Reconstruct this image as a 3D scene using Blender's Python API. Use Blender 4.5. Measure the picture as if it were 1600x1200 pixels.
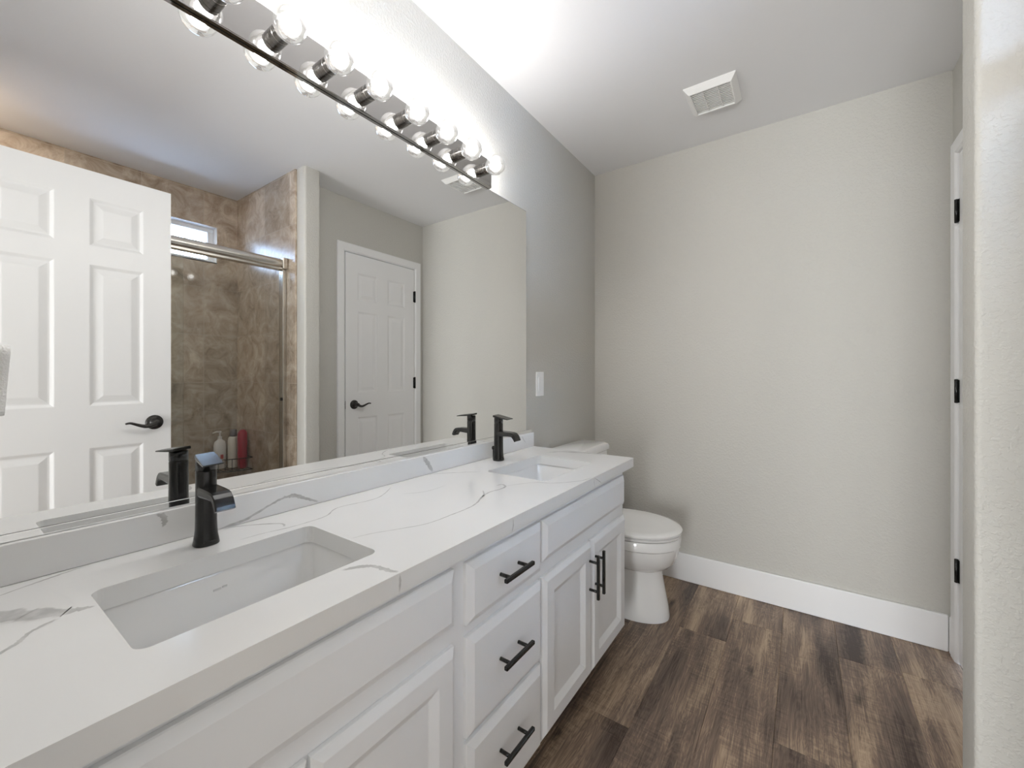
import bpy, bmesh, math, random
from mathutils import Vector, Matrix

# ------------------------------------------------------------------ scene, camera, light
scn = bpy.context.scene
COL = scn.collection
for o in list(bpy.data.objects):
    bpy.data.objects.remove(o)
random.seed(7)
PI = math.pi

scn.view_settings.view_transform = 'Standard'
scn.view_settings.look = 'None'
scn.view_settings.gamma = 1.0
scn.view_settings.use_curve_mapping = False
scn.view_settings.exposure = 0.55

cam_data = bpy.data.cameras.new('camera')
cam_data.sensor_width = 36.0
cam_data.lens = 646.0 / 1600.0 * 36.0
cam_data.shift_y = -14.0 / 1600.0
cam_data.clip_start = 0.01
cam = bpy.data.objects.new('camera', cam_data)
cam.location = (1.0884, 0.0, 1.1616)
cam.rotation_euler = (PI / 2, 0, math.radians(35.03))
COL.objects.link(cam)
scn.camera = cam

world = bpy.data.worlds.new('sky')
scn.world = world
world.use_nodes = True
bg = world.node_tree.nodes['Background']
bg.inputs['Color'].default_value = (0.52, 0.70, 1.0, 1)
bg.inputs['Strength'].default_value = 36.0

def area(name, loc, rot, sx, sy, power, color):
    l = bpy.data.lights.new(name, 'AREA')
    l.shape = 'RECTANGLE'; l.size = sx; l.size_y = sy
    l.energy = power; l.color = color
    o = bpy.data.objects.new(name, l)
    o.location = loc; o.rotation_euler = rot
    COL.objects.link(o)
    return o
# added soft fill lamp, standing in for daylight from the unseen bedroom through the doorway
area('bedroom_fill', (0.85, -3.60, 0.82), (math.radians(90), 0, 0), 1.8, 1.5, 128, (0.95, 0.98, 1.0))

# unseen lamp added under the ceiling to brighten the shower, at its doorway end
area('shower_fill_light', (1.98, 0.07, 2.425), (0, 0, 0), 0.12, 0.12, 4.5, (1.0, 0.96, 0.90))

BULB_CORE = 150.0
BULB_GLASS = 0.6

cy = scn.cycles
cy.max_bounces = 10
cy.diffuse_bounces = 6
cy.glossy_bounces = 6
cy.transmission_bounces = 6
cy.transparent_max_bounces = 16
cy.sample_clamp_indirect = 4.0

# ------------------------------------------------------------------ materials
def mat(name, base=(0.8, 0.8, 0.8), rough=0.5, metal=0.0, spec=0.5, coat=0.0):
    m = bpy.data.materials.new(name)
    m.use_nodes = True
    b = m.node_tree.nodes['Principled BSDF']
    b.inputs['Base Color'].default_value = (*base, 1)
    b.inputs['Roughness'].default_value = rough
    b.inputs['Metallic'].default_value = metal
    b.inputs['Specular IOR Level'].default_value = spec
    b.inputs['Coat Weight'].default_value = coat
    return m

def N(m, t, **kw):
    n = m.node_tree.nodes.new(t)
    for k, v in kw.items():
        setattr(n, k, v)
    return n

def L(m, a, b):
    m.node_tree.links.new(a, b)

def bump(m, scale, strength, dist=0.002, detail=3.0):
    bs = m.node_tree.nodes['Principled BSDF']
    tc = N(m, 'ShaderNodeTexCoord')
    nz = N(m, 'ShaderNodeTexNoise')
    nz.inputs['Scale'].default_value = scale
    nz.inputs['Detail'].default_value = detail
    bp = N(m, 'ShaderNodeBump')
    bp.inputs['Strength'].default_value = strength
    bp.inputs['Distance'].default_value = dist
    L(m, tc.outputs['Object'], nz.inputs['Vector'])
    L(m, nz.outputs['Fac'], bp.inputs['Height'])
    L(m, bp.outputs['Normal'], bs.inputs['Normal'])
    return nz

def ramp(m, fac, stops):
    r = N(m, 'ShaderNodeValToRGB')
    while len(r.color_ramp.elements) < len(stops):
        r.color_ramp.elements.new(0.5)
    for e, (p, c) in zip(r.color_ramp.elements, stops):
        e.position = p
        e.color = (*c, 1)
    L(m, fac, r.inputs['Fac'])
    return r

M = {}
M['wall'] = mat('greige_wall_paint', (0.55, 0.537, 0.50), 0.62, spec=0.35)
nz = bump(M['wall'], 105, 0.36, 0.002, 2.0)
# knock-down spatter: only the tops of the noise stand out
wr = ramp(M['wall'], nz.outputs['Fac'], [(0.46, (0, 0, 0)), (0.62, (1, 1, 1))])
L(M['wall'], wr.outputs[0], [n for n in M['wall'].node_tree.nodes if n.type == 'BUMP'][0].inputs['Height'])
M['ceiling'] = mat('ceiling_paint', (0.80, 0.80, 0.81), 0.8, spec=0.2)
bump(M['ceiling'], 60, 0.2, 0.002)
M['white'] = mat('white_semigloss_paint', (0.85, 0.85, 0.855), 0.38)
M['cabinet'] = mat('white_cabinet_paint', (0.85, 0.865, 0.885), 0.40)
M['black'] = mat('matte_black_metal', (0.010, 0.010, 0.010), 0.20, metal=0.0, spec=0.5)
M['bronze'] = mat('dark_bronze_metal', (0.022, 0.020, 0.018), 0.33, metal=0.3)
M['chrome'] = mat('polished_chrome', (0.62, 0.61, 0.60), 0.12, metal=1.0)
M['bar_metal'] = mat('polished_chrome_plate', (0.50, 0.49, 0.48), 0.04, metal=1.0)
M['socket_metal'] = mat('dark_chrome_socket', (0.30, 0.29, 0.28), 0.22, metal=1.0)
M['alu'] = mat('satin_nickel', (0.66, 0.63, 0.58), 0.25, metal=1.0)
M['porcelain'] = mat('white_porcelain', (0.90, 0.90, 0.895), 0.10, coat=0.4)
M['sink'] = mat('white_sink_porcelain', (0.80, 0.80, 0.795), 0.12, coat=0.3)
M['plastic'] = mat('white_plastic', (0.86, 0.86, 0.85), 0.35)
M['mirror'] = mat('silvered_mirror', (0.90, 0.905, 0.90), 0.0, metal=1.0)
M['mirror_edge'] = mat('mirror_edge', (0.10, 0.105, 0.10), 0.3)
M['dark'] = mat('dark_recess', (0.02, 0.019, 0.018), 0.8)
M['towel'] = mat('white_terry', (0.82, 0.82, 0.81), 0.95, spec=0.1)
bump(M['towel'], 400, 0.6, 0.003)
M['bottle_white'] = mat('bottle_white', (0.74, 0.71, 0.68), 0.3)
M['bottle_cream'] = mat('bottle_cream', (0.72, 0.68, 0.60), 0.3)
M['bottle_red'] = mat('bottle_red', (0.33, 0.02, 0.035), 0.3)
M['label_red'] = mat('label_red', (0.5, 0.1, 0.1), 0.4)
M['pump_grey'] = mat('pump_grey', (0.16, 0.14, 0.14), 0.4)
M['filament_base'] = mat('brass_bulb_base', (0.6, 0.5, 0.35), 0.3, metal=1.0)
M['mark'] = mat('grey_maker_mark', (0.62, 0.62, 0.62), 0.4)

def glass(name, tint, ior=1.45, haze=0.0):
    m = bpy.data.materials.new(name); m.use_nodes = True
    nt = m.node_tree; nt.nodes.clear()
    out = N(m, 'ShaderNodeOutputMaterial')
    tr = N(m, 'ShaderNodeBsdfTransparent'); tr.inputs['Color'].default_value = (*tint, 1)
    gl = N(m, 'ShaderNodeBsdfGlossy'); gl.inputs['Roughness'].default_value = 0.02
    fr = N(m, 'ShaderNodeFresnel'); fr.inputs['IOR'].default_value = ior
    mx = N(m, 'ShaderNodeMixShader')
    L(m, fr.outputs[0], mx.inputs[0]); L(m, tr.outputs[0], mx.inputs[1]); L(m, gl.outputs[0], mx.inputs[2])
    last = mx
    if haze:
        df = N(m, 'ShaderNodeBsdfDiffuse'); df.inputs['Color'].default_value = (0.8, 0.8, 0.8, 1)
        m2 = N(m, 'ShaderNodeMixShader'); m2.inputs[0].default_value = haze
        L(m, last.outputs[0], m2.inputs[1]); L(m, df.outputs[0], m2.inputs[2]); last = m2
    L(m, last.outputs[0], out.inputs[0])
    return m
M['shower_glass'] = glass('shower_glass', (0.97, 0.98, 0.97), 1.45, 0.0)
M['window_glass'] = glass('window_glass', (0.97, 0.98, 0.99), 1.3)

def lit_glass():
    m = bpy.data.materials.new('lit_clear_bulb_glass'); m.use_nodes = True
    nt = m.node_tree; nt.nodes.clear()
    out = N(m, 'ShaderNodeOutputMaterial')
    tr = N(m, 'ShaderNodeBsdfTransparent'); tr.inputs['Color'].default_value = (0.97, 0.97, 0.97, 1)
    gl = N(m, 'ShaderNodeBsdfGlossy'); gl.inputs['Roughness'].default_value = 0.03
    em = N(m, 'ShaderNodeEmission'); em.inputs['Color'].default_value = (1, 0.985, 0.96, 1)
    em.inputs['Strength'].default_value = BULB_GLASS
    lw = N(m, 'ShaderNodeLayerWeight'); lw.inputs['Blend'].default_value = 0.35
    mx = N(m, 'ShaderNodeMixShader'); ad = N(m, 'ShaderNodeAddShader')
    mp = N(m, 'ShaderNodeMapRange')
    mp.inputs['To Min'].default_value = 0.55 * BULB_GLASS; mp.inputs['To Max'].default_value = 0.12 * BULB_GLASS
    L(m, lw.outputs['Facing'], mp.inputs['Value'])
    L(m, mp.outputs[0], em.inputs['Strength'])
    L(m, lw.outputs['Fresnel'], mx.inputs[0])
    L(m, tr.outputs[0], mx.inputs[1]); L(m, gl.outputs[0], mx.inputs[2])
    L(m, mx.outputs[0], ad.inputs[0]); L(m, em.outputs[0], ad.inputs[1])
    L(m, ad.outputs[0], out.inputs[0])
    m.cycles.emission_sampling = 'NONE'
    return m
M['bulb_glass'] = lit_glass()

def glow(name, strength, col=(1.0, 0.985, 0.965)):
    m = bpy.data.materials.new(name); m.use_nodes = True
    nt = m.node_tree; nt.nodes.clear()
    out = N(m, 'ShaderNodeOutputMaterial'); em = N(m, 'ShaderNodeEmission')
    em.inputs['Color'].default_value = (*col, 1); em.inputs['Strength'].default_value = strength
    L(m, em.outputs[0], out.inputs[0])
    return m
M['filament'] = glow('glowing_filament', BULB_CORE)

def quartz():
    m = mat('white_veined_quartz', (0.78, 0.78, 0.775), 0.16, spec=0.5)
    b = m.node_tree.nodes['Principled BSDF']
    at = N(m, 'ShaderNodeAttribute'); at.attribute_name = 'vein'
    tc = N(m, 'ShaderNodeTexCoord')
    nz = N(m, 'ShaderNodeTexNoise'); nz.inputs['Scale'].default_value = 45; nz.inputs['Detail'].default_value = 5
    L(m, tc.outputs['Object'], nz.inputs['Vector'])
    mr = N(m, 'ShaderNodeMapRange'); mr.inputs['From Min'].default_value = 0.25; mr.inputs['From Max'].default_value = 0.6
    mr.inputs['To Min'].default_value = 0.45; mr.inputs['To Max'].default_value = 1.0
    L(m, nz.outputs['Fac'], mr.inputs['Value'])
    sm = N(m, 'ShaderNodeMapRange'); sm.interpolation_type = 'SMOOTHSTEP'
    sm.inputs['From Min'].default_value = 0.05; sm.inputs['From Max'].default_value = 0.6
    L(m, at.outputs['Fac'], sm.inputs['Value'])
    mu = N(m, 'ShaderNodeMath', operation='MULTIPLY')
    L(m, sm.outputs[0], mu.inputs[0]); L(m, mr.outputs[0], mu.inputs[1])
    # very faint clouding of the slab
    n2 = N(m, 'ShaderNodeTexNoise'); n2.inputs['Scale'].default_value = 3.0; n2.inputs['Detail'].default_value = 3
    L(m, tc.outputs['Object'], n2.inputs['Vector'])
    r2 = ramp(m, n2.outputs['Fac'], [(0.3, (0.765, 0.765, 0.76)), (0.7, (0.80, 0.80, 0.795))])
    mx = N(m, 'ShaderNodeMix', data_type='RGBA')
    L(m, mu.outputs[0], mx.inputs['Factor'])
    L(m, r2.outputs[0], mx.inputs['A']); mx.inputs['B'].default_value = (0.46, 0.455, 0.45, 1)
    L(m, mx.outputs['Result'], b.inputs['Base Color'])
    return m
M['quartz'] = quartz()

def tile(name, axis):
    # axis: which object axis runs along the wall
    m = mat(name, (0.3, 0.25, 0.2), 0.22, spec=0.5)
    b = m.node_tree.nodes['Principled BSDF']
    tc = N(m, 'ShaderNodeTexCoord')
    sep = N(m, 'ShaderNodeSeparateXYZ'); L(m, tc.outputs['Object'], sep.inputs[0])
    cmb = N(m, 'ShaderNodeCombineXYZ')
    a1 = N(m, 'ShaderNodeMath', operation='ADD'); a1.inputs[1].default_value = (0.20 if axis == 'Y' else 0.09)
    a2 = N(m, 'ShaderNodeMath', operation='ADD'); a2.inputs[1].default_value = 0.21
    L(m, sep.outputs[axis], a1.inputs[0]); L(m, sep.outputs['Z'], a2.inputs[0])
    L(m, a1.outputs[0], cmb.inputs[0]); L(m, a2.outputs[0], cmb.inputs[1])
    br = N(m, 'ShaderNodeTexBrick', offset=0.0)
    br.inputs['Scale'].default_value = 1.0
    br.inputs['Brick Width'].default_value = 0.33; br.inputs['Row Height'].default_value = 0.33
    br.inputs['Mortar Size'].default_value = 0.002; br.inputs['Mortar Smooth'].default_value = 0.3
    br.inputs['Color1'].default_value = (0.0, 0.0, 0.0, 1); br.inputs['Color2'].default_value = (1, 1, 1, 1)
    br.inputs['Mortar'].default_value = (0.5, 0.5, 0.5, 1)
    L(m, cmb.outputs[0], br.inputs['Vector'])
    nz = N(m, 'ShaderNodeTexNoise'); nz.inputs['Scale'].default_value = 9; nz.inputs['Detail'].default_value = 10
    nz.inputs['Roughness'].default_value = 0.70; nz.inputs['Distortion'].default_value = 0.8
    L(m, tc.outputs['Object'], nz.inputs['Vector'])
    r = ramp(m, nz.outputs['Fac'], [(0.32, (0.27, 0.20, 0.145)), (0.50, (0.46, 0.375, 0.29)), (0.66, (0.62, 0.53, 0.43))])
    hs = N(m, 'ShaderNodeHueSaturation')
    mr = N(m, 'ShaderNodeMapRange'); mr.inputs['To Min'].default_value = 0.85; mr.inputs['To Max'].default_value = 1.15
    L(m, br.outputs['Color'], mr.inputs['Value']); L(m, mr.outputs[0], hs.inputs['Value'])
    L(m, r.outputs[0], hs.inputs['Color'])
    mx = N(m, 'ShaderNodeMix', data_type='RGBA')
    L(m, br.outputs['Fac'], mx.inputs['Factor']); L(m, hs.outputs[0], mx.inputs['A'])
    mx.inputs['B'].default_value = (0.50, 0.43, 0.35, 1)
    L(m, mx.outputs['Result'], b.inputs['Base Color'])
    bp = N(m, 'ShaderNodeBump'); bp.inputs['Strength'].default_value = 0.25; bp.inputs['Distance'].default_value = 0.002
    L(m, nz.outputs['Fac'], bp.inputs['Height']); L(m, bp.outputs[0], b.inputs['Normal'])
    return m
M['tile_y'] = tile('brown_stone_tile_back', 'Y')
M['tile_x'] = tile('brown_stone_tile_side', 'X')

def planks():
    m = mat('dark_rustic_plank', (0.1, 0.07, 0.05), 0.42, spec=0.4)
    b = m.node_tree.nodes['Principled BSDF']
    uv = N(m, 'ShaderNodeUVMap'); uv.uv_map = 'UVMap'
    tone = N(m, 'ShaderNodeAttribute'); tone.attribute_name = 'tone'
    def noise(sx, sy, sc, det, rough=0.55, dist=0.0):
        mp = N(m, 'ShaderNodeMapping'); mp.inputs['Scale'].default_value = (sx, sy, 1)
        L(m, uv.outputs[0], mp.inputs['Vector'])
        n = N(m, 'ShaderNodeTexNoise'); n.inputs['Scale'].default_value = sc; n.inputs['Detail'].default_value = det
        n.inputs['Roughness'].default_value = rough; n.inputs['Distortion'].default_value = dist
        L(m, mp.outputs[0], n.inputs['Vector'])
        return n
    patch = noise(9.0, 1.5, 1.0, 2.5, 0.5, 0.5)      # broad dark / light bands along a plank
    grain = noise(70, 3.2, 1.0, 6, 0.65, 1.2)        # fine grain
    ring = noise(16, 2.2, 1.0, 3, 0.5, 2.5)          # cathedral grain
    region = noise(7, 2.2, 1.0, 2)
    saw = noise(9, 70, 1.0, 4, 0.6, 1.5)             # saw marks across the plank
    fine = noise(260, 7, 1.0, 3, 0.7, 0.4)
    def mth(op, a, bb):
        n = N(m, 'ShaderNodeMath', operation=op)
        for i, x in enumerate((a, bb)):
            if isinstance(x, (int, float)): n.inputs[i].default_value = x
            else: L(m, x, n.inputs[i])
        return n.outputs[0]
    w = mth('SINE', mth('MULTIPLY', ring.outputs['Fac'], 60.0), 0)
    v = mth('ADD', mth('MULTIPLY', patch.outputs['Fac'], 1.45), mth('MULTIPLY', grain.outputs['Fac'], 0.62))
    v = mth('ADD', v, mth('MULTIPLY', w, 0.055))
    sm = mth('MULTIPLY', mth('GREATER_THAN', region.outputs['Fac'], 0.49), 0.45)
    v = mth('ADD', v, mth('ADD', mth('MULTIPLY', mth('SUBTRACT', saw.outputs['Fac'], 0.5), sm), 0.16))
    v = mth('ADD', v, mth('MULTIPLY', mth('SUBTRACT', fine.outputs['Fac'], 0.5), 0.55))
    v = mth('ADD', v, mth('MULTIPLY', tone.outputs['Fac'], 0.10))
    v = mth('SUBTRACT', v, 0.76)
    r = ramp(m, v, [(0.06, (0.062, 0.040, 0.030)), (0.30, (0.160, 0.114, 0.088)), (0.46, (0.240, 0.170, 0.126)),
                    (0.62, (0.41, 0.298, 0.205)), (0.88, (0.58, 0.44, 0.305))])
    # knots
    mp = N(m, 'ShaderNodeMapping'); mp.inputs['Scale'].default_value = (3.4, 1.25, 1)
    L(m, uv.outputs[0], mp.inputs['Vector'])
    vo = N(m, 'ShaderNodeTexVoronoi'); vo.inputs['Scale'].default_value = 1.0; vo.voronoi_dimensions = '2D'
    L(m, mp.outputs[0], vo.inputs['Vector'])
    kn = N(m, 'ShaderNodeMapRange'); kn.interpolation_type = 'SMOOTHSTEP'
    kn.inputs['From Min'].default_value = 0.02; kn.inputs['From Max'].default_value = 0.095
    kn.inputs['To Min'].default_value = 0.25; kn.inputs['To Max'].default_value = 1.0
    dd = mth('ADD', vo.outputs['Distance'], mth('MULTIPLY', grain.outputs['Fac'], 0.06))
    L(m, dd, kn.inputs['Value'])
    mx = N(m, 'ShaderNodeMix', data_type='RGBA', blend_type='MULTIPLY')
    mx.inputs['Factor'].default_value = 1.0
    L(m, r.outputs[0], mx.inputs['A']); L(m, kn.outputs[0], mx.inputs['B'])
    L(m, mx.outputs['Result'], b.inputs['Base Color'])
    bp = N(m, 'ShaderNodeBump'); bp.inputs['Strength'].default_value = 0.35; bp.inputs['Distance'].default_value = 0.002
    L(m, mth('ADD', grain.outputs['Fac'], saw.outputs['Fac']), bp.inputs['Height'])
    L(m, bp.outputs[0], b.inputs['Normal'])
    return m
M['plank'] = planks()

# ------------------------------------------------------------------ object helpers
def obj(name, bm, m, parent=None, smooth=False, loc=None):
    me = bpy.data.meshes.new(name)
    bm.normal_update()
    bm.to_mesh(me); bm.free()
    for x in (m if isinstance(m, (list, tuple)) else [m]):
        me.materials.append(x)
    o = bpy.data.objects.new(name, me)
    COL.objects.link(o)
    if parent is not None:
        o.parent = parent
        # keep world placement: parents are unrotated
        p = parent
        off = Vector((0, 0, 0))
        while p is not None:
            off += p.location; p = p.parent
        me.transform(Matrix.Translation(-off))
    if smooth:
        for p in me.polygons: p.use_smooth = True
        try:
            me.set_sharp_from_angle(angle=math.radians(40))
        except Exception:
            pass
    return o

def tag(o, label=None, cat=None, group=None, kind=None):
    if label: o['label'] = label
    if cat: o['category'] = cat
    if group: o['group'] = group
    if kind: o['kind'] = kind
    return o

def thing(name, loc, label, cat, group=None, kind=None):
    o = bpy.data.objects.new(name, None)
    o.empty_display_size = 0.05
    o.location = loc
    COL.objects.link(o)
    return tag(o, label, cat, group, kind)

def NB():
    return bmesh.new()

def box(bm, x0, x1, y0, y1, z0, z1, bev=0.0, seg=2, mi=0):
    t = bmesh.new()
    bmesh.ops.create_cube(t, size=1.0)
    for v in t.verts:
        v.co = Vector(((x0 + x1) / 2 + v.co.x * (x1 - x0), (y0 + y1) / 2 + v.co.y * (y1 - y0), (z0 + z1) / 2 + v.co.z * (z1 - z0)))
    if bev:
        bmesh.ops.bevel(t, geom=list(t.edges), offset=bev, segments=seg, profile=0.5, affect='EDGES')
    merge(bm, t, mi)

def merge(bm, t, mi=0, mtx=None):
    if mtx is not None:
        bmesh.ops.transform(t, matrix=mtx, verts=list(t.verts))
    vm = {}
    for v in t.verts: vm[v] = bm.verts.new(v.co)
    for f in t.faces:
        try:
            g = bm.faces.new([vm[v] for v in f.verts]); g.material_index = mi; g.smooth = f.smooth
        except ValueError:
            pass
    t.free()

def loft(bm, rings, cap0=True, cap1=True, closed=True, mi=0, smooth=True):
    vs = [[bm.verts.new(p) for p in r] for r in rings]
    n = len(vs[0])
    for a, b in zip(vs[:-1], vs[1:]):
        for i in range(n if closed else n - 1):
            j = (i + 1) % n
            try:
                f = bm.faces.new((a[i], a[j], b[j], b[i])); f.material_index = mi; f.smooth = smooth
            except ValueError:
                pass
    if cap0:
        f = bm.faces.new(list(reversed(vs[0]))); f.material_index = mi
    if cap1:
        f = bm.faces.new(vs[-1]); f.material_index = mi
    return vs

def frame_of(d):
    d = Vector(d).normalized()
    up = Vector((0, 0, 1)) if abs(d.z) < 0.9 else Vector((1, 0, 0))
    s = d.cross(up).normalized()
    return s, s.cross(d).normalized()

def cyl(bm, p0, p1, r0, r1=None, n=24, mi=0):
    p0 = Vector(p0); p1 = Vector(p1)
    r1 = r0 if r1 is None else r1
    s, u = frame_of(p1 - p0)
    rings = []
    for p, r in ((p0, r0), (p1, r1)):
        rings.append([p + s * math.cos(2 * PI * i / n) * r + u * math.sin(2 * PI * i / n) * r for i in range(n)])
    loft(bm, rings, mi=mi)

def lathe(bm, base, axis, prof, n=32, mi=0, caps=True):
    base = Vector(base); axis = Vector(axis).normalized()
    s, u = frame_of(axis)
    rings = [[base + axis * h + (s * math.cos(2 * PI * i / n) + u * math.sin(2 * PI * i / n)) * max(r, 1e-4) for i in range(n)] for h, r in prof]
    loft(bm, rings, cap0=caps, cap1=caps, mi=mi)

def tube(bm, pts, radii, n=12, mi=0, flat=1.0):
    pts = [Vector(p) for p in pts]
    if isinstance(radii, (int, float)): radii = [radii] * len(pts)
    rings = []
    for k, p in enumerate(pts):
        d = (pts[min(k + 1, len(pts) - 1)] - pts[max(k - 1, 0)])
        s, u = frame_of(d)
        rings.append([p + s * math.cos(2 * PI * i / n) * radii[k] + u * math.sin(2 * PI * i / n) * radii[k] * flat for i in range(n)])
    loft(bm, rings, mi=mi)

def rrect(cx, cy, hx, hy, r, z, n=6):
    pts = []
    for (sx, sy, a0) in ((1, 1, 0), (-1, 1, PI / 2), (-1, -1, PI), (1, -1, 1.5 * PI)):
        for i in range(n + 1):
            a = a0 + PI / 2 * i / n
            pts.append(Vector((cx + sx * (hx - r) + r * math.cos(a), cy + sy * (hy - r) + r * math.sin(a), z)))
    return pts

def prism_y(bm, prof_xz, y0, y1, mi=0):
    """profile in the x-z plane swept along y"""
    loft(bm, [[Vector((x, y0, z)) for x, z in prof_xz], [Vector((x, y1, z)) for x, z in prof_xz]], mi=mi, smooth=False)

def rect_rings(bm, plane, a0, a1, b0, b1, rings, mi=0, cap=True):
    """concentric rectangles; plane(a, b, h) -> point; rings = [(inset, height), ...]"""
    vs = []
    for ins, h in rings:
        vs.append([bm.verts.new(plane(a, b, h)) for a, b in ((a0 + ins, b0 + ins), (a1 - ins, b0 + ins), (a1 - ins, b1 - ins), (a0 + ins, b1 - ins))])
    for p, q in zip(vs[:-1], vs[1:]):
        for i in range(4):
            j = (i + 1) % 4
            f = bm.faces.new((p[i], p[j], q[j], q[i])); f.material_index = mi
    if cap:
        f = bm.faces.new(vs[-1]); f.material_index = mi
    return vs

def struct(o, label=None):
    o['kind'] = 'structure'
    if label: o['label'] = label
    return o

# ------------------------------------------------------------------ dimensions (metres; mirror wall is x = 0)
YB = 2.48        # back wall
XR = 1.607       # right wall
ZC = 2.44        # ceiling
YF = -0.03       # front wall (the doorway wall)
WX = 1.403       # end of the wing wall
WY0, WY1 = 1.345, 1.437
SX = 2.33        # back of the shower

# ------------------------------------------------------------------ floor of individual boards
def floor():
    bm = NB()
    uvl = bm.loops.layers.uv.new('UVMap')
    tl = bm.faces.layers.float.new('tone')
    W = 0.197
    ends = {2: 1.335, 3: 2.010, 6: 2.17, 4: 1.02, 5: 0.35, 7: 1.0, 1: 0.7}
    k = -1
    while 0.03 + W * k < 2.35:
        xa = max(-0.02, 0.03 + W * k); xb = min(2.35, 0.03 + W * (k + 1))
        e = ends.get(k, random.uniform(0, 1.2)) - 6.0
        while e < YB + 0.05:
            ya, yb = max(e, -4.1), min(e + 1.2, YB + 0.05)
            if yb > ya + 0.01 and xb > xa + 0.002:
                tone = random.uniform(-1, 1)
                off = (random.uniform(0, 50), random.uniform(0, 50))
                g = 0.0016
                vs = rect_rings(bm, lambda a, b, h: Vector((a, b, h)), xa, xb, ya, yb, [(0, -0.02), (0.0, -0.0018), (g, 0.0)])
                for v in vs[0] + vs[1] + vs[2]:
                    for f in v.link_faces:
                        f[tl] = tone
                        for l in f.loops:
                            l[uvl].uv = (l.vert.co.x - xa + off[0], l.vert.co.y + off[1])
            e += 1.2
        k += 1
    bmesh.ops.recalc_face_normals(bm, faces=list(bm.faces))
    o = obj('floor', bm, M['plank'])
    struct(o)
floor()

# ------------------------------------------------------------------ room shell
def slab(name, x0, x1, y0, y1, z0, z1, m, bev=0.0):
    bm = NB(); box(bm, x0, x1, y0, y1, z0, z1, bev)
    return struct(obj(name, bm, m))

slab('wall_left', -0.10, 0.0, -4.0, YB, 0, ZC, M['wall'])
slab('wall_back', -0.10, XR + 0.10, YB, YB + 0.10, 0, ZC, M['wall'])
slab('ceiling', -0.12, SX + 0.15, -4.1, YB + 0.12, ZC, ZC + 0.08, M['ceiling'])

# right wall with the closet door opening
DY0, DY1, DZ = 1.742, 2.382, 2.046
bm = NB()
box(bm, XR, XR + 0.10, WY1, DY0 - 0.004, 0, ZC)
box(bm, XR, XR + 0.10, DY1 + 0.004, YB, 0, ZC)
box(bm, XR, XR + 0.10, DY0 - 0.004, DY1 + 0.004, DZ + 0.004, ZC)
struct(obj('wall_right', bm, M['wall']))

# wing wall between toilet area and shower: bull-nosed end
bm = NB()
r = 0.012
pts = []
for (cx, cyy, a0) in ((WX + r, WY1 - r, PI / 2), (WX + r, WY0 - 0.007 + r, PI)):
    for i in range(7):
        a = a0 + PI / 2 * i / 6
        pts.append((cx + r * math.cos(a), cyy + r * math.sin(a)))
pts += [(SX + 0.1, WY0 - 0.007), (SX + 0.1, WY1)]
loft(bm, [[Vector((x, y, 0)) for x, y in pts], [Vector((x, y, ZC)) for x, y in pts]])
bmesh.ops.recalc_face_normals(bm, faces=list(bm.faces))
struct(obj('wall_wing', bm, M['wall'], smooth=True))

# front wall with the doorway the photograph is taken through
bm = NB()
EX0, EX1 = 0.72, 1.40
box(bm, 0.0, EX0 - 0.02, YF - 0.11, YF, 0, ZC)
box(bm, EX1 + 0.04, SX + 0.1, YF - 0.11, YF, 0, ZC)
box(bm, EX0 - 0.02, EX1 + 0.04, YF - 0.11, YF, 2.08, ZC)
struct(obj('wall_front', bm, M['wall']))
# bedroom side behind the doorway
bm = NB()
box(bm, -0.10, SX + 0.1, -4.1, -4.0, 0, ZC)
box(bm, SX, SX + 0.1, -4.0, YF - 0.11, 0, ZC)
struct(obj('wall_bedroom', bm, M['wall']))

# shower tile skins
WINY0, WINY1, WINZ0, WINZ1 = 0.40, 1.20, 1.955, 2.205
bm = NB()
box(bm, SX - 0.012, SX, YF, WINY0, 0, ZC)
box(bm, SX - 0.012, SX, WINY1, WY0, 0, ZC)
box(bm, SX - 0.012, SX, WINY0, WINY1, 0, WINZ0)
box(bm, SX - 0.012, SX, WINY0, WINY1, WINZ1, ZC)
struct(obj('wall_shower_back', bm, M['tile_y']), 'brown stone tile on the back of the shower')
bm = NB()
box(bm, SX, SX + 0.12, YF - 0.11, WINY0, 0, ZC)
box(bm, SX, SX + 0.12, WINY1, WY1, 0, ZC)
box(bm, SX, SX + 0.12, WINY0, WINY1, 0, WINZ0)
box(bm, SX, SX + 0.12, WINY0, WINY1, WINZ1, ZC)
struct(obj('wall_outside', bm, M['white']))
bm = NB()
box(bm, 1.495, SX - 0.012, WY0 - 0.019, WY0 - 0.007, 0, ZC, 0.002)
struct(obj('wall_shower_side', bm, M['tile_x']), 'brown stone tile on the wing wall inside the shower')
bm = NB()
box(bm, 1.495, SX - 0.012, YF, YF + 0.010, 0, ZC, 0.002)
struct(obj('wall_shower_front', bm, M['tile_x']))
bm = NB()
box(bm, 1.50, SX - 0.012, YF + 0.01, WY0 - 0.019, -0.01, 0.035)
struct(obj('floor_shower', bm, M['tile_x']))
bm = NB()
box(bm, 1.50, 1.70, YF + 0.01, WY0 - 0.019, 0.035, 0.115, 0.006)
struct(obj('trim_curb', bm, M['tile_x']))

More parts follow.
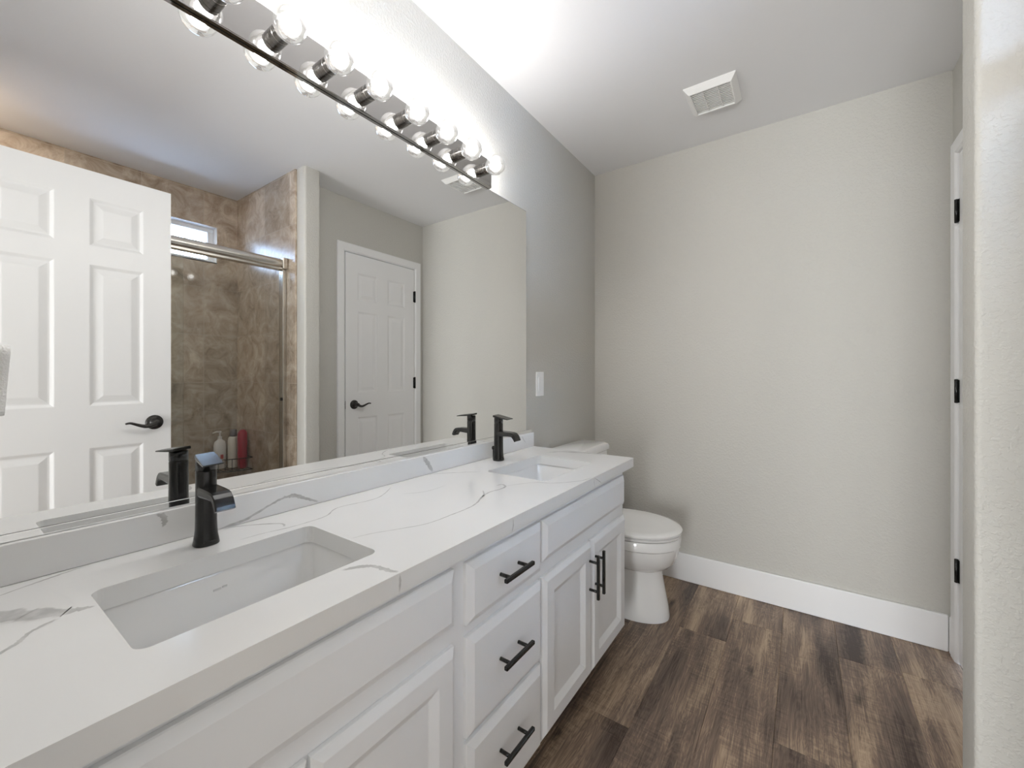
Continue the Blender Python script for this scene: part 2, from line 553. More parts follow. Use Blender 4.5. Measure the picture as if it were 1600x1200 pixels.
# high window in the shower
w = thing('window_1', (SX + 0.06, (WINY0 + WINY1) / 2, WINZ0), None, None, kind='structure')
bm = NB()
fx0, fx1 = SX + 0.055, SX + 0.095
for (ya, yb, za, zb) in ((WINY0, WINY1, WINZ0, WINZ0 + 0.028), (WINY0, WINY1, WINZ1 - 0.028, WINZ1),
                         (WINY0, WINY0 + 0.035, WINZ0 + 0.028, WINZ1 - 0.028), (WINY1 - 0.035, WINY1, WINZ0 + 0.028, WINZ1 - 0.028),
                         (0.785, 0.815, WINZ0 + 0.028, WINZ1 - 0.028)):
    box(bm, fx0, fx1, ya, yb, za, zb, 0.002)
obj('window_frame', bm, M['plastic'], w)
bm = NB(); box(bm, fx0 + 0.016, fx0 + 0.020, WINY0 + 0.03, WINY1 - 0.03, WINZ0 + 0.024, WINZ1 - 0.024)
obj('window_pane', bm, M['window_glass'], w)
bm = NB()
box(bm, SX - 0.012, SX + 0.055, WINY0 - 0.0, WINY1, WINZ0 - 0.008, WINZ0 + 0.001)
obj('window_sill', bm, M['white'], w)

# baseboards
def baseboard(name, pts, h=0.155, t=0.015):
    bm = NB()
    for (x0, x1, y0, y1) in pts:
        box(bm, x0, x1, y0, y1, 0.001, h, 0.004)
    return struct(obj(name, bm, M['white']))
baseboard('baseboard_back', [(0.015, XR - 0.015, YB - 0.015, YB)])
baseboard('baseboard_left', [(0.0, 0.015, 1.68, YB)])
baseboard('baseboard_right', [(XR - 0.015, XR, WY1 + 0.001, DY0 - 0.066), (XR - 0.015, XR, DY1 + 0.066, YB - 0.016)])
baseboard('baseboard_wing', [(WX - 0.013, WX + 0.001, WY0 - 0.004, WY1 - 0.003)], h=0.10)

# ------------------------------------------------------------------ six-panel doors (leaf in a plane x = const, seen from -x)
ROWS = ((0.225, 0.852), (1.030, 1.632), (1.712, 1.915))
def leaf_mesh(y0, y1, x_face, thick, z0, z1, cols):
    bm = NB()
    ys = sorted({y0, y1, *[c for cc in cols for c in cc]})
    zs = sorted({z0, z1, *[q for qq in ROWS for q in qq]})
    for side, xf in ((-1, x_face), (1, x_face + thick)):
        for a in range(len(ys) - 1):
            for b in range(len(zs) - 1):
                isp = any(abs(ys[a] - c[0]) < 1e-6 for c in cols) and any(abs(zs[b] - q[0]) < 1e-6 for q in ROWS)
                pl = lambda p, q, h: Vector((xf + side * h, p, q))
                if isp:
                    rect_rings(bm, pl, ys[a], ys[a + 1], zs[b], zs[b + 1],
                               [(0, 0), (0.003, -0.0008), (0.013, -0.0056), (0.018, -0.0058), (0.022, -0.0052), (0.042, -0.0012), (0.045, -0.001)])
                else:
                    f = bm.faces.new([bm.verts.new(pl(p, q, 0)) for p, q in ((ys[a], zs[b]), (ys[a + 1], zs[b]), (ys[a + 1], zs[b + 1]), (ys[a], zs[b + 1]))])
    x1 = x_face + thick
    for quad in (((x_face, y0, z0), (x1, y0, z0), (x1, y0, z1), (x_face, y0, z1)), ((x_face, y1, z0), (x1, y1, z0), (x1, y1, z1), (x_face, y1, z1)),
                 ((x_face, y0, z0), (x1, y0, z0), (x1, y1, z0), (x_face, y1, z0)), ((x_face, y0, z1), (x1, y0, z1), (x1, y1, z1), (x_face, y1, z1))):
        bm.faces.new([bm.verts.new(q) for q in quad])
    bmesh.ops.remove_doubles(bm, verts=list(bm.verts), dist=1e-5)
    bmesh.ops.recalc_face_normals(bm, faces=list(bm.faces))
    return bm

def lever(parent, x, y, z, d):
    """rose on the face x, lever running along d*y, curving like a wave"""
    bm = NB()
    lathe(bm, (x, y, z), (-1, 0, 0), [(0, 0.033), (0.004, 0.033), (0.008, 0.030), (0.010, 0.022), (0.014, 0.017), (0.020, 0.014), (0.046, 0.0125), (0.052, 0.012), (0.055, 0.008)], 32)
    pts, rad = [], []
    for i in range(17):
        t = i / 16
        pts.append((x - 0.046 + 0.006 * math.sin(t * PI), y + d * (0.002 + 0.108 * t), z - 0.012 * math.sin(t * PI * 1.0) * (1 - t) * 1.9 + 0.016 * max(0, t - 0.35) - 0.006 * max(0, t - 0.85) / 0.15))
        rad.append(0.0105 - 0.0065 * t)
    tube(bm, pts, rad, 12)
    bmesh.ops.recalc_face_normals(bm, faces=list(bm.faces))
    return obj('door_handle', bm, M['bronze'], parent, smooth=True)

def hinge(parent, x, y, z, ya, yb, h=0.09):
    bm = NB()
    cyl(bm, (x, y, z - h / 2), (x, y, z + h / 2), 0.0065, n=16)
    for zz in (z - h / 2, z + h / 2):
        lathe(bm, (x, y, zz - 0.003), (0, 0, 1), [(0, 0.003), (0.0015, 0.0065), (0.0045, 0.0065), (0.006, 0.003)], 16)
    box(bm, x + 0.004, x + 0.0065, ya, yb, z - h / 2, z + h / 2)
    return obj('hinge', bm, M['black'], parent)

# closet door, shut, in the right wall
d1 = thing('door_1', (XR, (DY0 + DY1) / 2, 0), None, None, kind='structure')
cols = ((DY0 + 0.098, DY0 + 0.273), (DY1 - 0.273, DY1 - 0.098))
obj('door_leaf', leaf_mesh(DY0, DY1, XR - 0.003, 0.035, 0.012, DZ, cols), M['white'], d1)
lever(d1, XR - 0.003, 1.812, 0.946, 1)
for z in (0.375, 1.097, 1.82):
    hinge(d1, XR - 0.010, DY1 + 0.003, z, DY1 - 0.010, DY1 + 0.016)
# latch plate on the jamb edge
bm = NB(); box(bm, XR - 0.0045, XR - 0.003, DY0 - 0.003, DY0 - 0.0005, 0.918, 0.975)
obj('strike_plate', bm, M['black'], d1)
# casing
bm = NB()
cx0, cx1 = XR - 0.0145, XR
co = 0.061
prof = [(0, 0.0), (0.002, 0.006), (0.012, 0.0125), (0.055, 0.0145), (0.061, 0.011), (0.061, 0.0)]
def casing_side(bm, yi, sgn, z0, z1):
    loft(bm, [[Vector((XR - h, yi + sgn * w_, z)) for w_, h in prof] for z in (z0, z1)], smooth=False)
yi0, yi1, zt = DY0 - 0.006, DY1 + 0.006, DZ + 0.006
# mitred: sides and head
def mitred():
    rings = []
    for yy, zz, sy, sz in ((yi0, 0.0, -1, 0), (yi0, zt, -1, 1), (yi1, zt, 1, 1), (yi1, 0.0, 1, 0)):
        rings.append([Vector((XR - h, yy + sy * w_, zz + sz * w_)) for w_, h in prof])
    loft(bm, rings, smooth=False)
mitred()
# jamb lining
box(bm, XR + 0.033, XR + 0.10, DY0 - 0.0039, DY0, 0, DZ + 0.0039)
box(bm, XR + 0.033, XR + 0.10, DY1, DY1 + 0.0039, 0, DZ + 0.0039)
bmesh.ops.recalc_face_normals(bm, faces=list(bm.faces))
struct(obj('trim_1', bm, M['white']), 'white casing round the shut closet door')

# entrance door, open, standing along the shower front
OY0, OY1, OX = 0.030, 0.684, 1.40
d2 = thing('door_2', (OX + 0.017, OY0, 0), None, None, kind='structure')
cols2 = ((OY0 + 0.100, OY0 + 0.277), (OY1 - 0.277, OY1 - 0.100))
obj('door_leaf', leaf_mesh(OY0, OY1, OX, 0.035, 0.012, 2.030, cols2), M['white'], d2)
lever(d2, OX, 0.622, 0.942, -1)
# casing round the doorway
bm = NB()
box(bm, EX0 - 0.02, EX0, YF - 0.11, YF + 0.0, 0, 2.06)
box(bm, EX1 + 0.02, EX1 + 0.04, YF - 0.11, YF + 0.0, 0, 2.06)
box(bm, EX0 - 0.02, EX1 + 0.04, YF - 0.11, YF + 0.0, 2.06, 2.08)
box(bm, EX0 - 0.08, EX0 - 0.005, YF, YF + 0.014, 0, 2.075, 0.003)
box(bm, EX0 - 0.08, EX1 + 0.095, YF, YF + 0.014, 2.075, 2.14, 0.003)
box(bm, EX1 + 0.025, EX1 + 0.09, YF, YF + 0.014, 0, 2.075, 0.003)
struct(obj('trim_2', bm, M['white']))

# ------------------------------------------------------------------ vanity cabinet
CY0, CY1 = -0.028, 1.672
FX = 0.478
van = thing('vanity_cabinet', (0.24, 0.82, 0), 'long white painted double vanity cabinet with black bar pulls standing under the quartz counter', 'cabinet')
bm = NB()
for (ya, yb) in ((CY0, CY0 + 0.016), (0.656, 0.672), (1.000, 1.016), (CY1 - 0.016, CY1)):
    box(bm, 0.002, FX - 0.018, ya, yb, 0.112, 0.777)
box(bm, 0.004, FX - 0.001, CY0, CY1, 0.112, 0.128)
box(bm, 0.002, 0.008, CY0, CY1, 0.112, 0.777)
box(bm, FX - 0.018, FX, CY0, CY1, 0.112, 0.777, 0.001, 1)
obj('carcass', bm, M['cabinet'], van)
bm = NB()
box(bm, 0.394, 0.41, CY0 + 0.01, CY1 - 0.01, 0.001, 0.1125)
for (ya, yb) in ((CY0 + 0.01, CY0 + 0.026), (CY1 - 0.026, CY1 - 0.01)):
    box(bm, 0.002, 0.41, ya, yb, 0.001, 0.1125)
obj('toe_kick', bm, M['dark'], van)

def front(name, y0, y1, z0, z1, kind):
    bm = NB()
    pl = lambda a, b, h: Vector((FX + 0.0005 + h, a, b))
    if kind == 'slab':
        rings = [(0, 0), (0, 0.008), (0.002, 0.010), (0.016, 0.0175), (0.018, 0.0185)]
    else:
        rings = [(0, 0), (0, 0.008), (0.002, 0.010), (0.013, 0.0175), (0.015, 0.0185), (0.053, 0.0185), (0.055, 0.0175), (0.072, 0.008), (0.074, 0.0075)]
    rect_rings(bm, pl, y0, y1, z0, z1, rings)
    vs = [bm.verts.new(pl(a, b, 0)) for a, b in ((y0, z0), (y1, z0), (y1, z1), (y0, z1))]
    bm.faces.new(vs)
    bmesh.ops.remove_doubles(bm, verts=list(bm.verts), dist=1e-6)
    bmesh.ops.recalc_face_normals(bm, faces=list(bm.faces))
    o = obj(name, bm, M['cabinet'], van)
    return o

def pull(parent, y, z, vert):
    bm = NB()
    x0 = FX + 0.0185; xb = x0 + 0.032
    if vert:
        hl, st = 0.075, 0.048
        for s in (-1, 1):
            cyl(bm, (x0, y, z + s * st), (xb, y, z + s * st), 0.0045, n=12)
        box(bm, xb - 0.005, xb + 0.005, y - 0.005, y + 0.005, z - hl, z + hl, 0.0025, 2)
    else:
        hl, st = 0.061, 0.038
        for s in (-1, 1):
            cyl(bm, (x0, y + s * st, z), (xb, y + s * st, z), 0.0045, n=12)
        box(bm, xb - 0.005, xb + 0.005, y - hl, y + hl, z - 0.005, z + 0.005, 0.0025, 2)
    return obj('handle', bm, M['black'], parent)

front('false_front', 0.015, 0.645, 0.632, 0.752, 'slab')
front('false_front', 1.005, 1.655, 0.632, 0.750, 'slab')
front('door', 0.015, 0.327, 0.130, 0.590, 'door')
front('door', 0.333, 0.645, 0.130, 0.590, 'door')
dl = front('door', 1.005, 1.326, 0.130, 0.588, 'door')
dr = front('door', 1.332, 1.657, 0.130, 0.588, 'door')
pull(dl, 1.304, 0.480, True)
pull(dr, 1.352, 0.480, True)
for (z0, z1, hz) in ((0.612, 0.750, 0.684), (0.364, 0.586, 0.482), (0.125, 0.352, 0.262)):
    d = front('drawer', 0.683, 0.996, z0, z1, 'slab')
    pull(d, 0.834, hz, False)

# ------------------------------------------------------------------ quartz counter with veins set in the slab
ZT = 0.815
CX1 = 0.512
CE0, CE1 = -0.029, 1.711
SINKS = ((0.283, 0.3335, 0.125, 0.181), (0.283, 1.3465, 0.125, 0.181))

def ribbon(bm, vl, pts, to3d, jitter=0.2, sub=7):
    """soft-edged vein lying on the slab; pts = (a, b, width)"""
    P = []
    n = len(pts)
    for i in range(n - 1):
        for s in range(sub):
            t = s / sub
            a0, a1, a2, a3 = (pts[max(i - 1, 0)], pts[i], pts[i + 1], pts[min(i + 2, n - 1)])
            P.append(tuple(0.5 * (2 * a1[c] + (a2[c] - a0[c]) * t + (2 * a0[c] - 5 * a1[c] + 4 * a2[c] - a3[c]) * t * t + (3 * a1[c] - a0[c] - 3 * a2[c] + a3[c]) * t ** 3) for c in range(3)))
    P.append(pts[-1])
    rows = []
    for i, (a, b, w_) in enumerate(P):
        p, q = P[max(i - 1, 0)], P[min(i + 1, len(P) - 1)]
        dx, dy = q[0] - p[0], q[1] - p[1]
        l = math.hypot(dx, dy) or 1
        nx, ny = -dy / l, dx / l
        w_ = max(w_, 0.001) * 1.15 * (1 + random.uniform(-jitter, jitter))
        a += nx * random.uniform(-0.12, 0.12) * w_; b += ny * random.uniform(-0.12, 0.12) * w_
        fade = min(1.0, i / 5.0, (len(P) - 1 - i) / 5.0)
        row = []
        for s, m_ in ((-1, 0), (-0.45, 1), (0.45, 1), (1, 0)):
            v = bm.verts.new(to3d(a + nx * s * w_ * 0.5, b + ny * s * w_ * 0.5))
            v[vl] = m_ * fade
            row.append(v)
        rows.append(row)
    for r0, r1 in zip(rows[:-1], rows[1:]):
        for k in range(3):
            bm.faces.new((r0[k], r0[k + 1], r1[k + 1], r1[k]))

VEINS_TOP = [
    [(0.085, 0.005, 0.020), (0.145, 0.064, 0.030), (0.176, 0.091, 0.031), (0.203, 0.116, 0.024), (0.214, 0.135, 0.012), (0.222, 0.150, 0.005)],
    [(0.290, 0.030, 0.006), (0.264, 0.064, 0.006), (0.256, 0.072, 0.007), (0.243, 0.079, 0.006), (0.234, 0.088, 0.006), (0.220, 0.112, 0.007)],
    [(0.061, 0.060, 0.004), (0.044, 0.104, 0.005), (0.034, 0.134, 0.005), (0.024, 0.171, 0.004)],
    [(0.026, 0.385, 0.005), (0.032, 0.417, 0.006), (0.090, 0.478, 0.006), (0.122, 0.474, 0.006)],
    [(0.121, 0.378, 0.0024), (0.123, 0.426, 0.0030), (0.133, 0.470, 0.0036), (0.136, 0.521, 0.0036), (0.130, 0.571, 0.0036), (0.096, 0.625, 0.0036), (0.111, 0.717, 0.0036), (0.092, 0.772, 0.0036), (0.043, 0.839, 0.0030)],
    [(0.305, 0.519, 0.0022), (0.318, 0.563, 0.0022), (0.344, 0.613, 0.0028), (0.373, 0.677, 0.0033), (0.377, 0.761, 0.0039), (0.374, 0.839, 0.0044), (0.348, 0.905, 0.0055), (0.330, 0.939, 0.0044), (0.302, 0.968, 0.0033)],
    [(0.344, 0.910, 0.0036), (0.332, 0.964, 0.0048), (0.339, 1.011, 0.0060), (0.333, 1.042, 0.0066), (0.310, 1.054, 0.0054), (0.305, 1.030, 0.0036)],
    [(0.324, 1.035, 0.0035), (0.381, 1.132, 0.0035), (0.435, 1.160, 0.0040), (0.495, 1.238, 0.0035), (0.506, 1.300, 0.0030)],
    [(0.418, 0.425, 0.008), (0.434, 0.452, 0.012), (0.449, 0.468, 0.010), (0.483, 0.474, 0.011), (0.510, 0.480, 0.009)],
    [(0.146, 1.599, 0.008), (0.202, 1.660, 0.014), (0.297, 1.690, 0.011), (0.396, 1.695, 0.008)],
    [(0.024, 1.000, 0.0024), (0.040, 1.040, 0.0048), (0.095, 1.100, 0.0048), (0.150, 1.150, 0.0048)],
    [(0.130, 0.799, 0.0024), (0.172, 0.860, 0.0024), (0.171, 0.956, 0.0018)],
]
VEINS_FRONT = [
    [(0.480, 0.8145, 0.004), (0.4805, 0.797, 0.005), (0.479, 0.7785, 0.004)],
    [(0.825, 0.8145, 0.003), (0.828, 0.795, 0.004), (0.820, 0.7785, 0.003)],
    [(1.305, 0.8145, 0.0025), (1.309, 0.796, 0.003), (1.314, 0.7785, 0.0025)],
    [(1.305, 0.8145, 0.0025), (1.340, 0.798, 0.003), (1.378, 0.7785, 0.0025)],
]
VEINS_BS = [
    [(0.375, 0.8165, 0.006), (0.432, 0.822, 0.006), (0.490, 0.843, 0.005), (0.525, 0.853, 0.006), (0.553, 0.850, 0.010), (0.581, 0.836, 0.007), (0.617, 0.818, 0.005)],
    [(0.990, 0.880, 0.006), (1.000, 0.868, 0.014), (1.017, 0.848, 0.016), (1.036, 0.818, 0.014)],
    [(0.270, 0.880, 0.004), (0.282, 0.874, 0.010), (0.285, 0.862, 0.009), (0.281, 0.850, 0.004)],
    [(1.602, 0.881, 0.0025), (1.618, 0.859, 0.0035), (1.640, 0.840, 0.002)],
]

def countertop():
    bm = NB()
    vl = bm.verts.layers.float.new('vein')
    zb = 0.7785
    outer = rrect((CX1 + 0.001) / 2, (CE0 + CE1) / 2, (CX1 - 0.001) / 2, (CE1 - CE0) / 2, 0.003, ZT, 3)
    loops = [outer] + [rrect(cx, cyy, hx, hy, 0.018, ZT, 6) for cx, cyy, hx, hy in SINKS]
    edges = []
    tops = []
    for lp in loops:
        vs = [bm.verts.new(p) for p in lp]
        tops.append(vs)
        for i in range(len(vs)):
            edges.append(bm.edges.new((vs[i], vs[(i + 1) % len(vs)])))
    bmesh.ops.triangle_fill(bm, edges=edges, use_beauty=True, use_dissolve=False)
    topf = list(bm.faces)
    bots = []
    for vs in tops:
        # small eased edge then the vertical cut
        low = [bm.verts.new((v.co.x, v.co.y, zb)) for v in vs]
        bots.append(low)
        for i in range(len(vs)):
            j = (i + 1) % len(vs)
            bm.faces.new((vs[i], vs[j], low[j], low[i]))
    vmap = {}
    for a, b in zip(tops, bots):
        for p, q in zip(a, b): vmap[p] = q
    for f in topf:
        bm.faces.new([vmap[v] for v in reversed(f.verts)])
    bmesh.ops.recalc_face_normals(bm, faces=list(bm.faces))
    for v in VEINS_TOP:
        ribbon(bm, vl, v, lambda a, b: Vector((a, b, ZT + 0.0002)))
    for v in VEINS_FRONT:
        ribbon(bm, vl, v, lambda a, b: Vector((CX1 + 0.0002, a, min(b, ZT))), sub=5)
    o = obj('countertop', bm, M['quartz'])
    bv = o.modifiers.new('eased_edge', 'BEVEL')
    bv.width = 0.0015; bv.segments = 2; bv.limit_method = 'ANGLE'; bv.angle_limit = math.radians(60)
    return tag(o, 'white quartz countertop with grey veins and two sink cut-outs on the white vanity cabinet', 'countertop')
countertop()

bm = NB(); vl = bm.verts.layers.float.new('vein')
box(bm, 0.001, 0.020, CE0, CE1, ZT + 0.0005, 0.883, 0.0012, 1)
for v in VEINS_BS:
    ribbon(bm, vl, v, lambda a, b: Vector((0.0202, a, max(ZT + 0.0008, min(b, 0.8815)))))
tag(obj('backsplash', bm, M['quartz']), 'low strip of veined white quartz along the wall between counter and mirror', 'backsplash')

# ------------------------------------------------------------------ undermount sinks
def sink(cx, cyy, hx, hy, label):
    t = thing('sink', (cx, cyy, 0.65), label, 'sink', 'undermount sinks in the quartz counter')
    bm = NB()
    rings = [rrect(cx, cyy, hx + 0.022, hy + 0.022, 0.03, 0.777, 8), rrect(cx, cyy, hx + 0.004, hy + 0.004, 0.02, 0.777, 8), rrect(cx, cyy, hx + 0.001, hy + 0.001, 0.02, 0.772, 8),
             rrect(cx, cyy, hx - 0.006, hy - 0.008, 0.024, 0.700, 8), rrect(cx, cyy, hx - 0.012, hy - 0.015, 0.030, 0.668, 8),
             rrect(cx, cyy, hx - 0.022, hy - 0.026, 0.036, 0.655, 8), rrect(cx, cyy, hx - 0.045, hy - 0.05, 0.04, 0.650, 8),
             rrect(cx, cyy, 0.024, 0.024, 0.0235, 0.646, 8)]
    # outer shell under the counter
    under = [rrect(cx, cyy, hx + 0.022, hy + 0.022, 0.03, 0.766, 8), rrect(cx, cyy, hx + 0.006, hy + 0.006, 0.03, 0.764, 8),
             rrect(cx, cyy, hx - 0.002, hy - 0.002, 0.04, 0.66, 8), rrect(cx, cyy, 0.05, 0.05, 0.04, 0.636, 8)]
    rings = list(reversed(under)) + rings
    loft(bm, rings)
    bmesh.ops.recalc_face_normals(bm, faces=list(bm.faces))
    obj('basin', bm, M['sink'], t, smooth=True)
    bm = NB()
    lathe(bm, (cx, cyy, 0.6462), (0, 0, 1), [(0, 0.022), (0.002, 0.022), (0.0035, 0.019), (0.003, 0.012), (0.005, 0.011), (0.007, 0.006)], 28)
    tag(obj('drain', bm, M['black'], t, smooth=True), 'black drain stopper')
    return t
s1 = sink(*SINKS[0], 'rectangular white undermount sink nearer the camera, below the left black faucet')
s2 = sink(*SINKS[1], 'rectangular white undermount sink at the far end of the counter, beside the toilet')
# faint stamped mark on the back wall of the near basin
bm = NB()
for (ya, yb, za) in ((0.322, 0.335, 0.744), (0.337, 0.345, 0.7455)):
    box(bm, 0.1600, 0.1617, ya, yb, za, za + 0.0035)
obj('stamp', bm, M['mark'], s1)

# ------------------------------------------------------------------ faucets
def oval(cx, cyy, rx, ry, z, n=28, p=2.4):
    out = []
    for i in range(n):
        a = 2 * PI * i / n
        c, s = math.cos(a), math.sin(a)
        out.append(Vector((cx + rx * math.copysign(abs(c) ** (2 / p), c), cyy + ry * math.copysign(abs(s) ** (2 / p), s), z)))
    return out

def make_faucet(x, y, label):
    t = thing('faucet', (x, y, ZT), label, 'faucet', 'black faucets on the counter')
    bm = NB()
    prof = [(0.0, 0.0222), (0.002, 0.0225), (0.010, 0.0212), (0.020, 0.0196), (0.032, 0.0186), (0.05, 0.0181), (0.135, 0.0176), (0.150, 0.0176), (0.151, 0.0168)]
    loft(bm, [oval(x, y, r_ * 0.95, r_, ZT + 0.0005 + h) for h, r_ in prof])
    bmesh.ops.recalc_face_normals(bm, faces=list(bm.faces))
    obj('body', bm, M['black'], t, smooth=True)
    # flat waterfall spout
    bm = NB()
    ctr = [(0.000, 0.110, 0.0105), (0.022, 0.1105, 0.0095), (0.050, 0.111, 0.0085), (0.068, 0.1105, 0.0080), (0.076, 0.1085, 0.0077), (0.082, 0.104, 0.0073), (0.086, 0.0985, 0.0068), (0.090, 0.092, 0.0060), (0.093, 0.086, 0.0054)]
    rings = []
    for i, (dx, dz, th) in enumerate(ctr):
        p, q = ctr[max(i - 1, 0)], ctr[min(i + 1, len(ctr) - 1)]
        tx, tz = q[0] - p[0], q[1] - p[1]
        l = math.hypot(tx, tz); nx, nz = -tz / l, tx / l
        w_ = 0.0173
        sec = []
        for (sy, sn) in ((-1, -0.6), (-0.92, -1), (0.92, -1), (1, -0.6), (1, 0.6), (0.92, 1), (-0.92, 1), (-1, 0.6)):
            sec.append(Vector((x + dx + nx * sn * th, y + sy * w_, ZT + dz + nz * sn * th)))
        rings.append(sec)
    loft(bm, rings, smooth=False)
    bmesh.ops.recalc_face_normals(bm, faces=list(bm.faces))
    obj('spout', bm, M['black'], t)
    cyw, syw = math.cos(math.radians(8)), math.sin(math.radians(8))
    # lever handle: cap plus a thin flat plate reaching forward
    bm = NB()
    loft(bm, [oval(x, y, 0.0168, 0.0176, ZT + h) for h in (0.1530, 0.168)] + [oval(x, y, 0.0165, 0.0172, ZT + 0.1745)])
    rings = []
    for dx, dz, w_, th in ((-0.0185, 0.1808, 0.0155, 0.0032), (-0.015, 0.1804, 0.0175, 0.0035), (0.0, 0.1786, 0.0180, 0.0033), (0.022, 0.1762, 0.0180, 0.0027), (0.044, 0.1738, 0.0178, 0.0020), (0.064, 0.1716, 0.0174, 0.0014)):
        rings.append([Vector((x + dx * cyw + sy * w_ * syw, y - dx * syw + sy * w_ * cyw, ZT + dz + sz * th + 0.07 * sy * w_)) for sy, sz in ((-1, -1), (1, -1), (1, 0.4), (0.9, 1), (-0.9, 1), (-1, 0.4))])
    loft(bm, rings, smooth=False)
    bmesh.ops.recalc_face_normals(bm, faces=list(bm.faces))
    obj('lever', bm, M['black'], t)
    bm = NB()
    cyl(bm, (x - 0.027, y, ZT + 0.0005), (x - 0.027, y, ZT + 0.045), 0.0028, n=12)
    lathe(bm, (x - 0.027, y, ZT + 0.040), (0, 0, 1), [(0, 0.003), (0.003, 0.006), (0.010, 0.0065), (0.014, 0.005), (0.016, 0.002)], 16)
    obj('lift_rod', bm, M['black'], t, smooth=True)
    bm = NB()
    box(bm, x + 0.0195, x + 0.0215, y - 0.009, y + 0.009, ZT + 0.008, ZT + 0.0105, 0.0006, 1)
    obj('badge', bm, M['bronze'], t)
    return t
make_faucet(0.086, 0.335, 'black single-lever faucet nearer the camera, behind the near sink')
make_faucet(0.079, 1.345, 'black single-lever faucet at the far end of the counter, behind the far sink')

# ------------------------------------------------------------------ mirror
mr = thing('mirror', (0.003, 0.82, 0.885), 'large frameless rectangular wall mirror standing above the backsplash of the double vanity', 'mirror')
bm = NB()
box(bm, 0.0046, 0.0065, CE0, 1.662, 0.8975, 1.945, mi=1)
for f in bm.faces:
    if f.calc_center_median().x > 0.0064: f.material_index = 0
obj('mirror_glass', bm, [M['mirror'], M['mirror_edge']], mr)
bm = NB()
box(bm, 0.001, 0.0085, CE0, 1.709, 0.8835, 0.8968, 0.0006, 1)
bmk = NB()
box(bmk, 0.0005, 0.0045, CE0, 1.6650, 0.8975, 1.9478)
obj('shadow_line', bmk, M['mirror_edge'], mr)  # dark sheet behind the glass; its overhang paints the gap's shadow line
tag(obj('bottom_channel', bm, M['mirror'], mr), 'polished metal channel under the mirror')

# ------------------------------------------------------------------ light bar with eight bulbs
LZ = 2.002
LX = 0.020
BULB_Y = (0.372, 0.507, 0.636, 0.764, 0.908, 1.042, 1.173, 1.318)
lb = thing('vanity_light', (0.012, 0.83, LZ), 'long chrome strip light with eight clear globe bulbs on the wall above the mirror', 'light')
bm = NB()
box(bm, 0.001, LX, 0.262, 1.375, LZ - 0.0555, LZ + 0.0565, 0.002, 2)
obj('backplate', bm, M['bar_metal'], lb)
for k in range(8):
    yk = BULB_Y[k]
    bm = NB()
    lathe(bm, (LX - 0.001, yk, LZ), (1, 0, 0), [(0, 0.0225), (0.015, 0.0225), (0.016, 0.0215), (0.017, 0.0225), (0.031, 0.0225), (0.032, 0.0205), (0.026, 0.0195)], 32)
    obj('socket', bm, M['socket_metal'], lb, smooth=True)
    bm = NB()
    r0 = 0.0385
    cxk = LX + 0.063
    prof = [(LX + 0.026, 0.0135), (LX + 0.031, 0.0145)]
    for i in range(1, 17):
        a = PI * (0.15 + 0.85 * i / 16)
        prof.append((cxk - r0 * math.cos(a), max(r0 * math.sin(a), 0.0002)))
    lathe(bm, (0, yk, LZ), (1, 0, 0), prof, 32, caps=False)
    b = obj('bulb', bm, M['bulb_glass'], lb, smooth=True)
    bm = NB()
    bmesh.ops.create_icosphere(bm, subdivisions=2, radius=0.018, matrix=Matrix.Translation((cxk - 0.004, yk, LZ)))
    obj('filament', bm, M['filament'], b, smooth=True)

# ------------------------------------------------------------------ wall switch plate
sw = thing('light_switch', (0.002, 1.792, 1.116), 'white rocker light switch plate on the wall between mirror and toilet', 'switch')
bm = NB(); box(bm, 0.0005, 0.006, 1.757, 1.829, 1.056, 1.177, 0.002, 2)
obj('plate', bm, M['plastic'], sw)
bm = NB(); box(bm, 0.0055, 0.008, 1.776, 1.810, 1.083, 1.150, 0.001, 2)
obj('rocker', bm, M['plastic'], sw)

# ------------------------------------------------------------------ ceiling exhaust vent
ev = thing('exhaust_vent', (0.755, 2.062, ZC), 'small square white louvred exhaust vent on the ceiling above the toilet', 'vent')
vx0, vx1, vy0, vy1 = 0.652, 0.862, 1.955, 2.175
bm = NB()
pl = lambda a, b, h: Vector((a, b, ZC - h))
rect_rings(bm, pl, vx0, vx1, vy0, vy1, [(0, 0.0005), (0.0, 0.004), (0.020, 0.026), (0.026, 0.026), (0.027, 0.016)])
bmesh.ops.recalc_face_normals(bm, faces=list(bm.faces))
obj('housing', bm, M['plastic'], ev)
bm = NB()
yy = vy0 + 0.030
while yy < vy1 - 0.029:
    t = bmesh.new(); box(t, vx0 + 0.0265, vx1 - 0.0265, -0.0008, 0.0008, -0.006, 0.006)
    bmesh.ops.transform(t, matrix=Matrix.Translation((0, yy, ZC - 0.0195)) @ Matrix.Rotation(math.radians(-42), 4, 'X'), verts=list(t.verts))
    merge(bm, t)
    yy += 0.0125
for xx in (vx0 + 0.075, vx1 - 0.075):
    box(bm, xx - 0.001, xx + 0.001, vy0 + 0.027, vy1 - 0.027, ZC - 0.024, ZC - 0.017)
obj('louver', bm, M['plastic'], ev)
bm = NB(); box(bm, vx0 + 0.022, vx1 - 0.022, vy0 + 0.022, vy1 - 0.022, ZC - 0.0115, ZC - 0.001)
obj('fan_cavity', bm, M['dark'], ev)

